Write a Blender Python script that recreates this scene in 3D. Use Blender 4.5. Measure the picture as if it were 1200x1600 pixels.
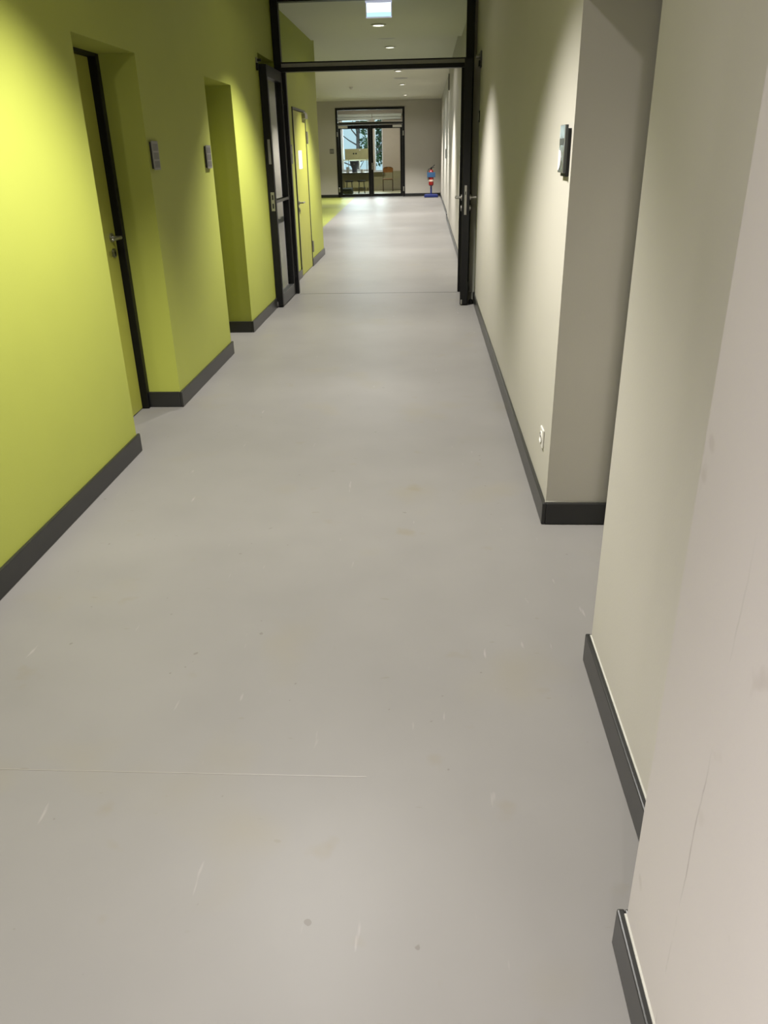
import bpy, bmesh, math, random
from mathutils import Matrix, Vector
random.seed(4)
for o in list(bpy.data.objects): bpy.data.objects.remove(o)
S = bpy.context.scene
COL = S.collection

# ---------------------------------------------------------------- camera
cam = bpy.data.cameras.new('camera')
camo = bpy.data.objects.new('camera', cam); COL.objects.link(camo)
camo.matrix_world = Matrix(((0.99858, -0.00318, 0.05312, 0),
                            (0.04938, 0.42307, -0.90475, 0),
                            (-0.01960, 0.90609, 0.42262, 1.47),
                            (0, 0, 0, 1)))
cam.sensor_fit = 'VERTICAL'; cam.sensor_height = 36.0; cam.lens = 1207 / 1600 * 36.0
cam.clip_start = 0.03; cam.clip_end = 400
S.camera = camo

# ---------------------------------------------------------------- colour management
S.view_settings.view_transform = 'Standard'
try: S.view_settings.look = 'None'
except Exception: pass
S.view_settings.gamma = 1.0
S.view_settings.use_curve_mapping = False
S.view_settings.exposure = 0.20

# ---------------------------------------------------------------- world: bright overcast sky
w = bpy.data.worlds.new('sky'); S.world = w; w.use_nodes = True
bg = w.node_tree.nodes['Background']
bg.inputs[0].default_value = (0.62, 0.83, 1.0, 1); bg.inputs[1].default_value = 0.95

# ---------------------------------------------------------------- lamps of the building
SPOT_W, SPOT_COL = 132.0, (1.0, 0.97, 0.92)
FILL_W = 5.0                       # weak wide fill light added to each downlight, outside its beam
END_DAY_W = 330.0                   # daylight through the end room's windows
SIDE_FILL_W = 27.0                   # fill from an unseen window, added to light pillar and near floor

def area_light(name, loc, target, sx, sy, watts, col, spread=180):
    l = bpy.data.lights.new(name, 'AREA'); l.shape = 'RECTANGLE'; l.size = sx; l.size_y = sy
    l.energy = watts; l.color = col; l.spread = math.radians(spread)
    o = bpy.data.objects.new(name, l); COL.objects.link(o); o.location = loc
    o.rotation_euler = (Vector(target) - Vector(loc)).to_track_quat('-Z', 'Y').to_euler()
    return o
area_light('daylight_far_window', (-2.5, 35.6, 1.9), (-2.3, 30, 0.6), 3.2, 2.0, END_DAY_W, (0.80, 0.90, 1.0))
area_light('unseen_window_fill', (-1.72, -0.55, 1.45), (0.5, -0.1, 1.0), 2.0, 1.7, SIDE_FILL_W, (1.0, 0.90, 0.98), 110)

# ---------------------------------------------------------------- materials
def lin(c): return tuple((v / 12.92 if v <= 0.04045 else ((v + 0.055) / 1.055) ** 2.4) for v in c)
def rgb(r, g, b): return lin((r / 255, g / 255, b / 255))
ALBEDO = 0.66                       # overall reflectance of the paints
def mat(name, col, rough=0.6, metal=0.0, var=0.04, scale=6.0, bump=0.0, bscale=120.0, spec=0.5, emit=None):
    if not emit: col = tuple(c * ALBEDO for c in col)
    m = bpy.data.materials.new(name); m.use_nodes = True
    nt = m.node_tree; p = nt.nodes['Principled BSDF']
    p.inputs['Roughness'].default_value = rough; p.inputs['Metallic'].default_value = metal
    p.inputs['Specular IOR Level'].default_value = spec
    tc = nt.nodes.new('ShaderNodeTexCoord')
    n = nt.nodes.new('ShaderNodeTexNoise'); n.inputs['Scale'].default_value = scale; n.inputs['Detail'].default_value = 4
    nt.links.new(tc.outputs['Object'], n.inputs['Vector'])
    r = nt.nodes.new('ShaderNodeValToRGB')
    r.color_ramp.elements[0].position = 0.3; r.color_ramp.elements[1].position = 0.7
    r.color_ramp.elements[0].color = (*[c * (1 - var) for c in col], 1)
    r.color_ramp.elements[1].color = (*[min(1, c * (1 + var)) for c in col], 1)
    nt.links.new(n.outputs['Fac'], r.inputs['Fac']); nt.links.new(r.outputs['Color'], p.inputs['Base Color'])
    if bump:
        n2 = nt.nodes.new('ShaderNodeTexNoise'); n2.inputs['Scale'].default_value = bscale; n2.inputs['Detail'].default_value = 3
        nt.links.new(tc.outputs['Object'], n2.inputs['Vector'])
        b = nt.nodes.new('ShaderNodeBump'); b.inputs['Strength'].default_value = bump; b.inputs['Distance'].default_value = 0.002
        nt.links.new(n2.outputs['Fac'], b.inputs['Height']); nt.links.new(b.outputs['Normal'], p.inputs['Normal'])
    if emit:
        p.inputs['Emission Color'].default_value = (*emit[0], 1); p.inputs['Emission Strength'].default_value = emit[1]
    return m
def glass(name, tint=(0.93, 0.96, 0.94), refl=1.0):
    m = bpy.data.materials.new(name); m.use_nodes = True
    nt = m.node_tree; nt.nodes.remove(nt.nodes['Principled BSDF']); out = nt.nodes['Material Output']
    t = nt.nodes.new('ShaderNodeBsdfTransparent'); t.inputs[0].default_value = (*tint, 1)
    g = nt.nodes.new('ShaderNodeBsdfGlossy'); g.inputs['Roughness'].default_value = 0.03
    f = nt.nodes.new('ShaderNodeFresnel'); f.inputs['IOR'].default_value = 1.5
    k = nt.nodes.new('ShaderNodeMath'); k.operation = 'MULTIPLY'; k.inputs[1].default_value = refl
    n = nt.nodes.new('ShaderNodeTexNoise'); n.inputs['Scale'].default_value = 3
    mx = nt.nodes.new('ShaderNodeMixShader')
    ge = nt.nodes.new('ShaderNodeNewGeometry'); fr = nt.nodes.new('ShaderNodeMath'); fr.operation = 'SUBTRACT'; fr.inputs[0].default_value = 1
    fm = nt.nodes.new('ShaderNodeMath'); fm.operation = 'MULTIPLY'          # reflect on the outer faces only
    nt.links.new(ge.outputs['Backfacing'], fr.inputs[1]); nt.links.new(fr.outputs[0], fm.inputs[1]); nt.links.new(k.outputs[0], fm.inputs[0])
    nt.links.new(f.outputs[0], k.inputs[0]); nt.links.new(fm.outputs[0], mx.inputs[0])
    nt.links.new(t.outputs[0], mx.inputs[1]); nt.links.new(g.outputs[0], mx.inputs[2])
    nt.links.new(mx.outputs[0], out.inputs['Surface'])
    return m

GREEN = rgb(188, 195, 84)
CREAM = rgb(209, 204, 192)
M = dict(
    green=mat('green_wall_paint', GREEN, 0.62, bump=0.12, var=0.02, scale=2.5),
    cream=mat('cream_wall_paint', CREAM, 0.66, bump=0.12, var=0.015, scale=2.5),
    ceiling=mat('ceiling_paint', rgb(236, 234, 216), 0.8, var=0.01),
    base=mat('dark_grey_baseboard_paint', rgb(42, 42, 41), 0.3, var=0.08, scale=9),
    black=mat('black_coated_steel', rgb(9, 9, 10), 0.45, var=0.1, spec=0.3),
    darkgrey=mat('dark_grey_metal', rgb(72, 73, 72), 0.4, var=0.06),
    doorgreen=mat('green_door_laminate', rgb(184, 186, 78), 0.5, var=0.03),
    steel=mat('brushed_steel', rgb(186, 184, 176), 0.32, 0.9, var=0.05, scale=30),
    plate=mat('sign_plate_aluminium', rgb(158, 156, 150), 0.45, 0.3, var=0.05, scale=20),
    plateline=mat('sign_plate_insert', rgb(120, 118, 114), 0.5, var=0.08, scale=60),
    slot=mat('dark_slot', rgb(12, 12, 12), 0.6),
    white=mat('white_plastic', rgb(236, 233, 224), 0.4, var=0.01),
    paper=mat('white_paper', rgb(240, 240, 238), 0.8, var=0.01),
    bead=mat('pale_sealant', rgb(205, 203, 192), 0.7, var=0.06, scale=14),
    red=mat('red_enamel', rgb(140, 22, 20), 0.3, var=0.05),
    redlabel=mat('pale_label', rgb(214, 190, 170), 0.6),
    blue=mat('blue_plastic', rgb(26, 44, 118), 0.4, var=0.05),
    bluesign=mat('blue_grey_plate', rgb(46, 84, 122), 0.4, var=0.05),
    rubber=mat('black_rubber', rgb(22, 22, 22), 0.7),
    smoked=mat('grey_glossy_panel', rgb(96, 100, 98), 0.22, var=0.06),
    wood=mat('varnished_beech', rgb(158, 100, 46), 0.4, var=0.18, scale=14),
    tube=mat('brown_steel_tube', rgb(92, 72, 48), 0.4, 0.3),
    greytube=mat('grey_steel_tube', rgb(120, 120, 116), 0.4, 0.4),
    darkseat=mat('dark_seat_pad', rgb(34, 36, 34), 0.7),
    planter=mat('slate_plastic', rgb(86, 88, 104), 0.5, var=0.05),
    bench=mat('grey_green_upholstery', rgb(96, 104, 100), 0.85, var=0.1),
    benchdark=mat('dark_upholstery', rgb(48, 54, 54), 0.85, var=0.1),
    board=mat('pale_yellow_board', rgb(196, 188, 140), 0.7, var=0.06),
    roomwall=mat('far_room_wall_paint', rgb(214, 196, 180), 0.7, var=0.02),
    roomlow=mat('far_room_dado_paint', rgb(172, 162, 128), 0.7, var=0.05),
    roomfloor=mat('far_room_floor_lino', rgb(206, 194, 156), 0.4, var=0.03),
    windowframe=mat('white_window_frame', rgb(232, 232, 236), 0.45),
    blind=mat('white_blind_box', rgb(226, 224, 214), 0.5, var=0.02),
    bark=mat('grey_bark', rgb(112, 108, 110), 0.9, var=0.25, scale=8),
    leaf=mat('green_leaves', rgb(78, 118, 84), 0.7, var=0.3, scale=3),
    lawn=mat('lawn_far_below', rgb(96, 120, 76), 0.9, var=0.2, scale=1),
    lamp=mat('lit_lamp_glass', (0.9, 0.88, 0.8), 0.5, emit=((1.0, 0.95, 0.84), 5.0)),
    exitlit=mat('lit_sign_face', (0.85, 0.95, 0.95), 0.4, emit=((0.94, 0.99, 1.0), 2.4)),
    exitcyan=mat('lit_sign_band', (0.5, 0.9, 0.9), 0.4, emit=((0.60, 0.90, 0.94), 1.1)),
    exitbox=mat('glowing_sign_housing', rgb(190, 188, 214), 0.5, emit=((0.7, 0.7, 0.95), 0.5)),  # housing glows faintly, so light falling on it is put into the material
    glass=glass('clear_glass'), fireglass=glass('fire_glass', (0.9, 0.93, 0.9), 1.4),
)

def floor_material(name, col):
    """linoleum: marbled, slightly glossy, with faint blotches, scuffs and specks"""
    m = mat(name, col, 0.40, var=0.03, scale=3.0, bump=0.04, bscale=40, spec=0.10)
    nt = m.node_tree; p = nt.nodes['Principled BSDF']; L = nt.links.new
    base = p.inputs['Base Color'].links[0].from_socket
    tc = nt.nodes.new('ShaderNodeTexCoord')
    def layer(prev, scale, lo, hi, colour, amount, stretch=None, offset=(0, 0, 0), detail=2):
        mp = nt.nodes.new('ShaderNodeMapping'); L(tc.outputs['Object'], mp.inputs['Vector'])
        mp.inputs['Location'].default_value = offset
        if stretch: mp.inputs['Scale'].default_value = stretch[0]; mp.inputs['Rotation'].default_value = (0, 0, stretch[1])
        n = nt.nodes.new('ShaderNodeTexNoise'); n.inputs['Scale'].default_value = scale; n.inputs['Detail'].default_value = detail
        L(mp.outputs[0], n.inputs['Vector'])
        r = nt.nodes.new('ShaderNodeMapRange'); r.inputs['From Min'].default_value = lo; r.inputs['From Max'].default_value = hi
        r.inputs['To Max'].default_value = amount; L(n.outputs['Fac'], r.inputs['Value'])
        x = nt.nodes.new('ShaderNodeMix'); x.data_type = 'RGBA'
        L(r.outputs[0], x.inputs['Factor']); L(prev, x.inputs['A']); x.inputs['B'].default_value = (*[v * (1 if scale < 1.5 else ALBEDO) for v in colour], 1)
        return x.outputs['Result']
    c = layer(base, 1.3, 0.52, 0.75, [v * 1.10 * ALBEDO for v in col], 0.8)
    c = layer(c, 2.2, 0.60, 0.78, rgb(150, 142, 118), 0.35, offset=(3, 1, 0))
    c = layer(c, 26, 0.775, 0.79, rgb(110, 104, 94), 0.5, offset=(1, 7, 0), detail=1)      # small dirt specks
    c = layer(c, 13, 0.76, 0.80, rgb(126, 118, 98), 0.3, ((1, 3, 1), 0.5), (5, 2, 0), 1)    # short scuffs
    c = layer(c, 7, 0.72, 0.80, rgb(196, 190, 186), 0.35, ((5, 0.8, 1), -0.35), (2, 9, 0), 2)  # pale drag marks
    c = layer(c, 6, 0.66, 0.78, rgb(138, 126, 100), 0.35, offset=(8, 3, 1), detail=3)      # brownish stains
    L(c, p.inputs['Base Color'])
    return m
M['floor'] = floor_material('grey_linoleum', rgb(146, 143, 139))
M['floorgreen'] = floor_material('green_linoleum', rgb(158, 166, 84))

def pillar_material():
    m = mat('white_pillar_paint', rgb(208, 202, 194), 0.66, var=0.015, scale=2.5, bump=0.12)
    nt = m.node_tree; p = nt.nodes['Principled BSDF']; L = nt.links.new
    base = p.inputs['Base Color'].links[0].from_socket
    tc = nt.nodes.new('ShaderNodeTexCoord'); sp = nt.nodes.new('ShaderNodeSeparateXYZ'); L(tc.outputs['Object'], sp.inputs[0])
    n = nt.nodes.new('ShaderNodeTexNoise'); n.inputs['Scale'].default_value = 9; n.inputs['Detail'].default_value = 5; L(tc.outputs['Object'], n.inputs['Vector'])
    def math_(op, a, b):
        k = nt.nodes.new('ShaderNodeMath'); k.operation = op
        for i, v in enumerate((a, b)):
            if hasattr(v, 'links'): L(v, k.inputs[i])
            else: k.inputs[i].default_value = v
        return k.outputs[0]
    # dirty hairline along the filler joint at y = 0.85, broken up by noise, below 1 m
    y = math_('ADD', sp.outputs['Y'], math_('MULTIPLY', math_('SUBTRACT', n.outputs['Fac'], 0.5), 0.02))
    d = math_('ABSOLUTE', math_('SUBTRACT', y, 0.852), 0)
    line = nt.nodes.new('ShaderNodeMapRange'); L(d, line.inputs['Value'])
    line.inputs['From Min'].default_value = 0.0006; line.inputs['From Max'].default_value = 0.003
    line.inputs['To Min'].default_value = 1; line.inputs['To Max'].default_value = 0
    n2 = nt.nodes.new('ShaderNodeTexNoise'); n2.inputs['Scale'].default_value = 5; n2.inputs['Detail'].default_value = 4; L(tc.outputs['Object'], n2.inputs['Vector'])
    br = nt.nodes.new('ShaderNodeMapRange'); L(n2.outputs['Fac'], br.inputs['Value']); br.inputs['From Min'].default_value = 0.44; br.inputs['From Max'].default_value = 0.66
    zz = nt.nodes.new('ShaderNodeMapRange'); L(sp.outputs['Z'], zz.inputs['Value']); zz.inputs['From Min'].default_value = 1.05; zz.inputs['From Max'].default_value = 0.8
    f = math_('MULTIPLY', math_('MULTIPLY', math_('MULTIPLY', line.outputs[0], br.outputs[0]), zz.outputs[0]), 0.6)
    x = nt.nodes.new('ShaderNodeMix'); x.data_type = 'RGBA'; L(f, x.inputs['Factor']); L(base, x.inputs['A']); x.inputs['B'].default_value = (*[v * ALBEDO for v in rgb(110, 98, 90)], 1)
    n3 = nt.nodes.new('ShaderNodeTexNoise'); n3.inputs['Scale'].default_value = 11; L(tc.outputs['Object'], n3.inputs['Vector'])
    sm = nt.nodes.new('ShaderNodeMapRange'); L(n3.outputs['Fac'], sm.inputs['Value']); sm.inputs['From Min'].default_value = 0.7; sm.inputs['From Max'].default_value = 0.76; sm.inputs['To Max'].default_value = 0.3
    x2 = nt.nodes.new('ShaderNodeMix'); x2.data_type = 'RGBA'; L(sm.outputs[0], x2.inputs['Factor']); L(x.outputs['Result'], x2.inputs['A']); x2.inputs['B'].default_value = (*[v * ALBEDO for v in rgb(176, 164, 152)], 1)
    L(x2.outputs['Result'], p.inputs['Base Color'])
    return m
M['pillar'] = pillar_material()

# ---------------------------------------------------------------- mesh helpers
class MB:
    def __init__(s): s.bm = bmesh.new()
    def box(s, x0, x1, y0, y1, z0, z1, rot=None):
        cx, cy, cz = (x0 + x1) / 2, (y0 + y1) / 2, (z0 + z1) / 2
        m = Matrix.Translation((cx, cy, cz))
        if rot: m = m @ rot
        m = m @ Matrix.Diagonal((abs(x1 - x0), abs(y1 - y0), abs(z1 - z0), 1))
        bmesh.ops.create_cube(s.bm, size=1, matrix=m); return s
    def cyl(s, a, b, r, r2=None, n=16):
        a, b = Vector(a), Vector(b); d = b - a
        m = Matrix.Translation((a + b) / 2) @ d.to_track_quat('Z', 'Y').to_matrix().to_4x4()
        bmesh.ops.create_cone(s.bm, cap_ends=True, segments=n, radius1=r, radius2=r if r2 is None else r2, depth=d.length, matrix=m); return s
    def tube(s, pts, r, n=10):
        for a, b in zip(pts, pts[1:]): s.cyl(a, b, r, n=n)
        for p in pts[1:-1]: s.ball(p, r)
        return s
    def ball(s, p, r, sc=(1, 1, 1), n=10):
        bmesh.ops.create_uvsphere(s.bm, u_segments=n * 2, v_segments=n, radius=r, matrix=Matrix.Translation(p) @ Matrix.Diagonal((*sc, 1))); return s
    def lathe(s, c, prof, n=28):
        rings = []
        for r, z in prof:
            rings.append([s.bm.verts.new((c[0] + r * math.cos(6.28318 * i / n), c[1] + r * math.sin(6.28318 * i / n), c[2] + z)) for i in range(n)])
        for a, b in zip(rings, rings[1:]):
            for i in range(n): s.bm.faces.new((a[i], a[(i + 1) % n], b[(i + 1) % n], b[i]))
        s.bm.faces.new(rings[0][::-1]); s.bm.faces.new(rings[-1]); return s
    def prism(s, poly, z0, z1):
        a = [s.bm.verts.new((x, y, z0)) for x, y in poly]; b = [s.bm.verts.new((x, y, z1)) for x, y in poly]
        s.bm.faces.new(a[::-1]); s.bm.faces.new(b)
        for i in range(len(a)): j = (i + 1) % len(a); s.bm.faces.new((a[i], a[j], b[j], b[i]))
        return s
    def build(s, name, m, parent=None, bevel=0.0, smooth=False):
        bmesh.ops.recalc_face_normals(s.bm, faces=s.bm.faces)
        me = bpy.data.meshes.new(name); s.bm.to_mesh(me); s.bm.free()
        me.materials.append(M[m] if isinstance(m, str) else m)
        o = bpy.data.objects.new(name, me); COL.objects.link(o)
        if smooth:
            for p in me.polygons: p.use_smooth = True
            md = o.modifiers.new('edges', 'EDGE_SPLIT'); md.split_angle = math.radians(35)
        if bevel:
            b = o.modifiers.new('bevel', 'BEVEL'); b.width = bevel; b.segments = 2; b.limit_method = 'ANGLE'
        if parent:
            o.parent = parent; o.location = -Vector(parent.location)
        return o
def tag(o, label=None, cat=None, group=None, kind=None):
    if label: o['label'] = label
    if cat: o['category'] = cat
    if group: o['group'] = group
    if kind: o['kind'] = kind
    return o
def empty(name, loc, label, cat, group=None, kind=None):
    o = bpy.data.objects.new(name, None); COL.objects.link(o); o.location = loc
    o.empty_display_size = 0.05
    return tag(o, label, cat, group, kind)
def struct(name, mb, m, label=None, bevel=0.0, parent=None):
    o = mb.build(name, m, parent, bevel)
    if not parent: tag(o, label, kind='structure')
    return o

# ================================================================ LARGE STRUCTURE
H1, H2, YS = 2.91, 3.08, 12.6          # ceiling heights, where the ceiling steps up
XL, XR = -1.575, 0.515                 # wall faces up to the fire door
XL2, XR2 = -1.625, 0.488               # wall faces beyond it
YE = 30.0                              # end wall
REC = 1.98                             # head of the door recesses

fl = struct('floor', MB().box(-6.2, 1.2, -4.2, YE + 0.3, -0.2, 0), 'floor', 'grey linoleum floor running the length of the corridor')
struct('floor_inlay', MB().prism([(-6.0, 12.98), (-2.16, 12.98), (-2.26, 18.4), (-2.56, YE - 0.02), (-6.0, YE - 0.02)], -0.001, 0.0008), 'floorgreen', parent=fl)
fl.children[0]['label'] = 'yellow-green linoleum area at the far left'
struct('threshold_seam', MB().box(-1.46, 0.36, 9.09, 9.105, -0.001, 0.0012), 'darkgrey', parent=fl)
struct('sheet_seam', MB().box(-1.55, -0.15, 1.52, 1.5225, -0.001, 0.0006), mat('seam_shade', rgb(152, 147, 140), 0.4), parent=fl)

ce = struct('ceiling', MB().box(-2.2, 1.2, -4.2, YS, H1, H1 + 0.35), 'ceiling', 'white plaster ceiling above the near corridor')
struct('ceiling_step', MB().box(-6.2, 1.2, YS, YE + 0.3, H2, H2 + 0.2), 'ceiling', parent=ce)

# left green wall, with two door recesses, the leaf niche and the flush far door
R1, R2, NL, D3 = (3.925, 4.755), (6.19, 7.02), (8.26, 9.08), (10.42, 11.50)
m = MB()
XB = -2.05
for a, b in ((-4.0, -1.6), (0.5, R1[0]), (R1[1], R2[0]), (R2[1], NL[0])): m.box(XB, XL, a, b, 0, H1)
for a, b in (R1, R2): m.box(XB, XL, a, b, REC, H1)
m.box(XB, XL, -1.6, 0.5, 0, 0.55); m.box(XB, XL, -1.6, 0.5, 2.35, H1)      # unseen opening, added to let the side fill in
m.box(XB, XL, NL[0], 9.2, 2.33, H1); m.box(XB, XL - 0.09, NL[0], 9.2, 0, 2.33)
struct('wall_left', m, 'green', 'yellow-green left wall with two deep door recesses')
m = MB()
m.box(XB, XL2, 9.2, D3[0], 0, H2); m.box(XB, XL2, D3[0], D3[1], 1.985, H2); m.box(XB, XL2, D3[1], 12.88, 0, H2)
m.box(XB, XL2 - 0.08, D3[0], D3[1], 0, 1.985)
struct('wall_left_far', m, 'green', 'yellow-green left wall beyond the fire door, ending in a free corner')
struct('wall_side', MB().box(-6.2, -6.0, 12.7, YE + 0.2, 0, H2), 'cream', 'cream side wall of the widened far hall')
struct('wall_return', MB().box(-6.2, XB, 12.68, 12.88, 0, H2), 'green', 'green return wall behind the free corner')

# right cream wall
RR, NR = (2.03, 3.04), (8.46, 9.08)
m = MB(); XW = 0.98
m.box(XR, XW, 1.062, RR[0], 0, H1); m.box(XR, XW, RR[0], RR[1], 1.925, H1)
m.box(XR, XW, RR[1], NR[0], 0, H1); m.box(XR, XW, NR[0], 9.2, 2.33, H1); m.box(XR + 0.09, XW, NR[0], 9.2, 0, 2.33)
struct('wall_right', m, 'cream', 'cream right wall with a door recess close to the camera')
struct('wall_right_pillar', MB().box(0.398, XW, -4.0, 1.06, 0, H1), 'pillar', 'scuffed white pillar face at the right edge of the photo')
m = MB(); m.box(XR2, XW, 9.2, 19.3, 0, H2); m.box(XR2 + 0.03, XW, 19.3, YE, 0, H2)
struct('wall_right_far', m, 'cream', 'pale right wall beyond the fire door with lamp scallops')

# end wall with the opening for the glazed double door
EX0, EX1, EZ = -3.16, -0.75, 2.87
m = MB(); m.box(-6.2, EX0, YE, YE + 0.2, 0, H2); m.box(EX1, XW, YE, YE + 0.2, 0, H2); m.box(EX0, EX1, YE, YE + 0.2, EZ, H2)
struct('wall_end', m, 'cream', 'cream wall closing the corridor around the glazed double door')
m = MB(); m.box(XB, XW, -4.2, -4.0, 0, H1)
struct('wall_back', m, 'cream', 'plain wall behind the camera')

# ---------------------------------------------------------------- baseboards (0.1 m high, dark grey)
def skirt(name, segs, label, bead=False):
    """segs: (x0,x1,y0,y1) footprints; chamfered top edge"""
    m = MB(); bd = MB()
    for x0, x1, y0, y1 in segs: m.box(x0, x1, y0, y1, 0, 0.10)
    o = struct(name, m, 'base', label, bevel=0.004)
    if bead:
        for x0, x1, y0, y1 in bead: bd.box(x0, x1, y0, y1, 0.0985, 0.1035)
        b = bd.build('sealant_bead', 'bead', o)
    return o
T = 0.016
skirt('baseboard_left', [(XL, XL + T, -4.0, R1[0] + T)], 'dark grey baseboard along the near green wall')
skirt('baseboard_left', [(XL, XL + T, R1[1] - T, R2[0] + T), (-1.83, XL, R1[1] - T, R1[1])], 'dark grey baseboard between the two green door recesses')
skirt('baseboard_left', [(XL, XL + T, R2[1] - T, NL[0] + 0.01), (-1.83, XL, R2[1] - T, R2[1])], 'dark grey baseboard between second recess and fire door')
skirt('baseboard_left', [(XL2, XL2 + T, 9.21, D3[0] - 0.005)], 'short dark grey baseboard just behind the fire door')
skirt('baseboard_left', [(XL2, XL2 + T, D3[1] + 0.005, 12.88 + T), (XB, XL2, 12.88, 12.88 + T)], 'dark grey baseboard at the free green corner')
skirt('baseboard_right', [(0.398 - T, 0.398, -4.0, 1.062 + T), (0.398, XR - T, 1.062, 1.062 + T)], 'grey baseboard on the nearest white pillar', bead=[(0.394, 0.3985, -4.0, 1.064)])
skirt('baseboard_right', [(XR - T, XR, 1.062 + T, RR[0] + T), (XR, 0.8, RR[0], RR[0] + T)], 'grey baseboard below the near right wall', bead=[(XR - 0.004, XR + 0.0005, 1.062, RR[0] + 0.002)])
skirt('baseboard_right', [(XR - T, XR, RR[1] - T, NR[0] + 0.01), (XR, 0.8, RR[1] - T, RR[1])], 'long grey baseboard from right recess to fire door', bead=[(XR - 0.004, 0.8, RR[1] - 0.004, RR[1] + 0.0005)])
skirt('baseboard_right', [(XR + 0.09 - T, XR + 0.09, NR[0], 9.1)], 'dark baseboard in the niche behind the right door leaf')
skirt('baseboard_right', [(XR2 - T, XR2, 9.21, 19.3)], 'grey baseboard along the pale far right wall')
bf = skirt('baseboard_right', [(XR2 + 0.03 - T, XR2 + 0.03, 19.6, YE)], 'last grey baseboard before the end wall')
MB().box(XR2 - 0.015, XR2 + 0.03, 19.3, 19.6, 0, 0.115).build('end_cap', 'rubber', bf)
skirt('baseboard_end', [(-6.0, EX0, YE - T, YE), (EX1, XR2 + 0.02, YE - T, YE)], 'dark baseboard on the end wall')

# ================================================================ DOORS
def lever(parent, x, y, z, dx, dy, rose=True, name='door_handle'):
    """lever handle on a face whose outward normal is dx (+1/-1 in x); the grip runs along dy"""
    m = MB(); m.cyl((x, y, z), (x + dx * 0.055, y, z), 0.010); m.ball((x + dx * 0.055, y, z), 0.0105)
    m.cyl((x + dx * 0.055, y, z), (x + dx * 0.055, y + dy * 0.125, z), 0.0095); m.ball((x + dx * 0.055, y + dy * 0.125, z), 0.0095)
    h = m.build(name, 'steel', parent, smooth=True)
    if rose:
        MB().cyl((x, y, z), (x + dx * 0.009, y, z), 0.026, n=24).build('rose', 'steel', parent, smooth=True)
        MB().cyl((x, y, z - 0.085), (x + dx * 0.009, y, z - 0.085), 0.026, n=24).build('lock_rose', 'steel', parent, smooth=True)
        MB().box(x, x + dx * 0.011, y - 0.004, y + 0.004, z - 0.1, z - 0.078).build('keyhole', 'slot', parent)
    return h

def recess_door(n, y0, y1, xf, side, label, leafmat, REC=1.98):
    """flush leaf in a black steel frame at the back of a recess; side = direction the face looks (+1 to +x)"""
    d = empty('door_%d' % n, (xf, (y0 + y1) / 2, 0), label, None, kind='structure')
    x0 = xf - side * 0.16
    def bx(a, b, ya, yb, za, zb): return MB().box(a, b, ya, yb, za, zb)
    bx(xf - side * 0.05, xf, y0 + 0.05, y1 - 0.05, 0.006, REC - 0.018).build('leaf', leafmat, d, bevel=0.002)
    f = xf + side * 0.043
    bx(x0, f, y0, y0 + 0.047, 0, REC).build('frame_post', 'black', d, bevel=0.003)
    bx(x0, f, y1 - 0.047, y1, 0, REC).build('frame_post', 'black', d, bevel=0.003)
    bx(x0, f, y0 + 0.047, y1 - 0.047, REC - 0.016, REC).build('frame_head', 'black', d, bevel=0.003)
    bx(x0, xf - side * 0.06, y0 + 0.047, y1 - 0.047, 0, REC - 0.05).build('door_stop_panel', 'black', d)
    lever(d, xf, y1 - 0.12, 1.05, side, -1)
    return d
recess_door(1, R1[0], R1[1], -1.818, 1, 'flush green door in the nearest left recess', 'doorgreen')
recess_door(2, R2[0], R2[1], -1.85, 1, 'flush green door in the second left recess', 'doorgreen')
recess_door(3, RR[0], RR[1], 0.815, -1, 'flush pale door in the right recess', 'white', 1.925)

# flush green door beyond the fire door
d = empty('door_4', (XL2, sum(D3) / 2, 0), 'flat green door with white paper notice beyond the fire door', None, kind='structure')
xf = XL2 + 0.002
MB().box(xf - 0.06, xf + 0.004, D3[0] + 0.03, D3[1] - 0.03, 0.008, 1.952).build('leaf', 'doorgreen', d, bevel=0.002)
MB().box(xf - 0.07, xf + 0.012, D3[0], D3[0] + 0.026, 0, 1.985).build('frame_post', 'darkgrey', d)
MB().box(xf - 0.07, xf + 0.012, D3[1] - 0.026, D3[1], 0, 1.985).build('frame_post', 'darkgrey', d)
MB().box(xf - 0.07, xf + 0.012, D3[0] + 0.026, D3[1] - 0.026, 1.957, 1.985).build('frame_head', 'darkgrey', d)
lever(d, xf + 0.004, D3[0] + 0.11, 0.90, 1, 1)
for z in (0.27, 1.66): MB().cyl((xf + 0.018, D3[1] - 0.005, z - 0.075), (xf + 0.018, D3[1] - 0.005, z + 0.075), 0.016).build('hinge', 'steel', d, smooth=True)
c = MB().box(xf + 0.004, xf + 0.05, D3[1] - 0.30, D3[1] - 0.06, 1.88, 1.94).build('door_closer', 'steel', d, bevel=0.004)
MB().box(xf + 0.02, xf + 0.036, D3[1] - 0.32, D3[1] - 0.02, 1.945, 1.958).build('closer_arm', 'steel', d)
pn = MB().box(xf + 0.0045, xf + 0.006, 10.72, 11.02, 1.29, 1.505).build('paper_notice', 'paper', None)
tag(pn, 'white paper notice taped on the flat green door', 'notice')

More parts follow.
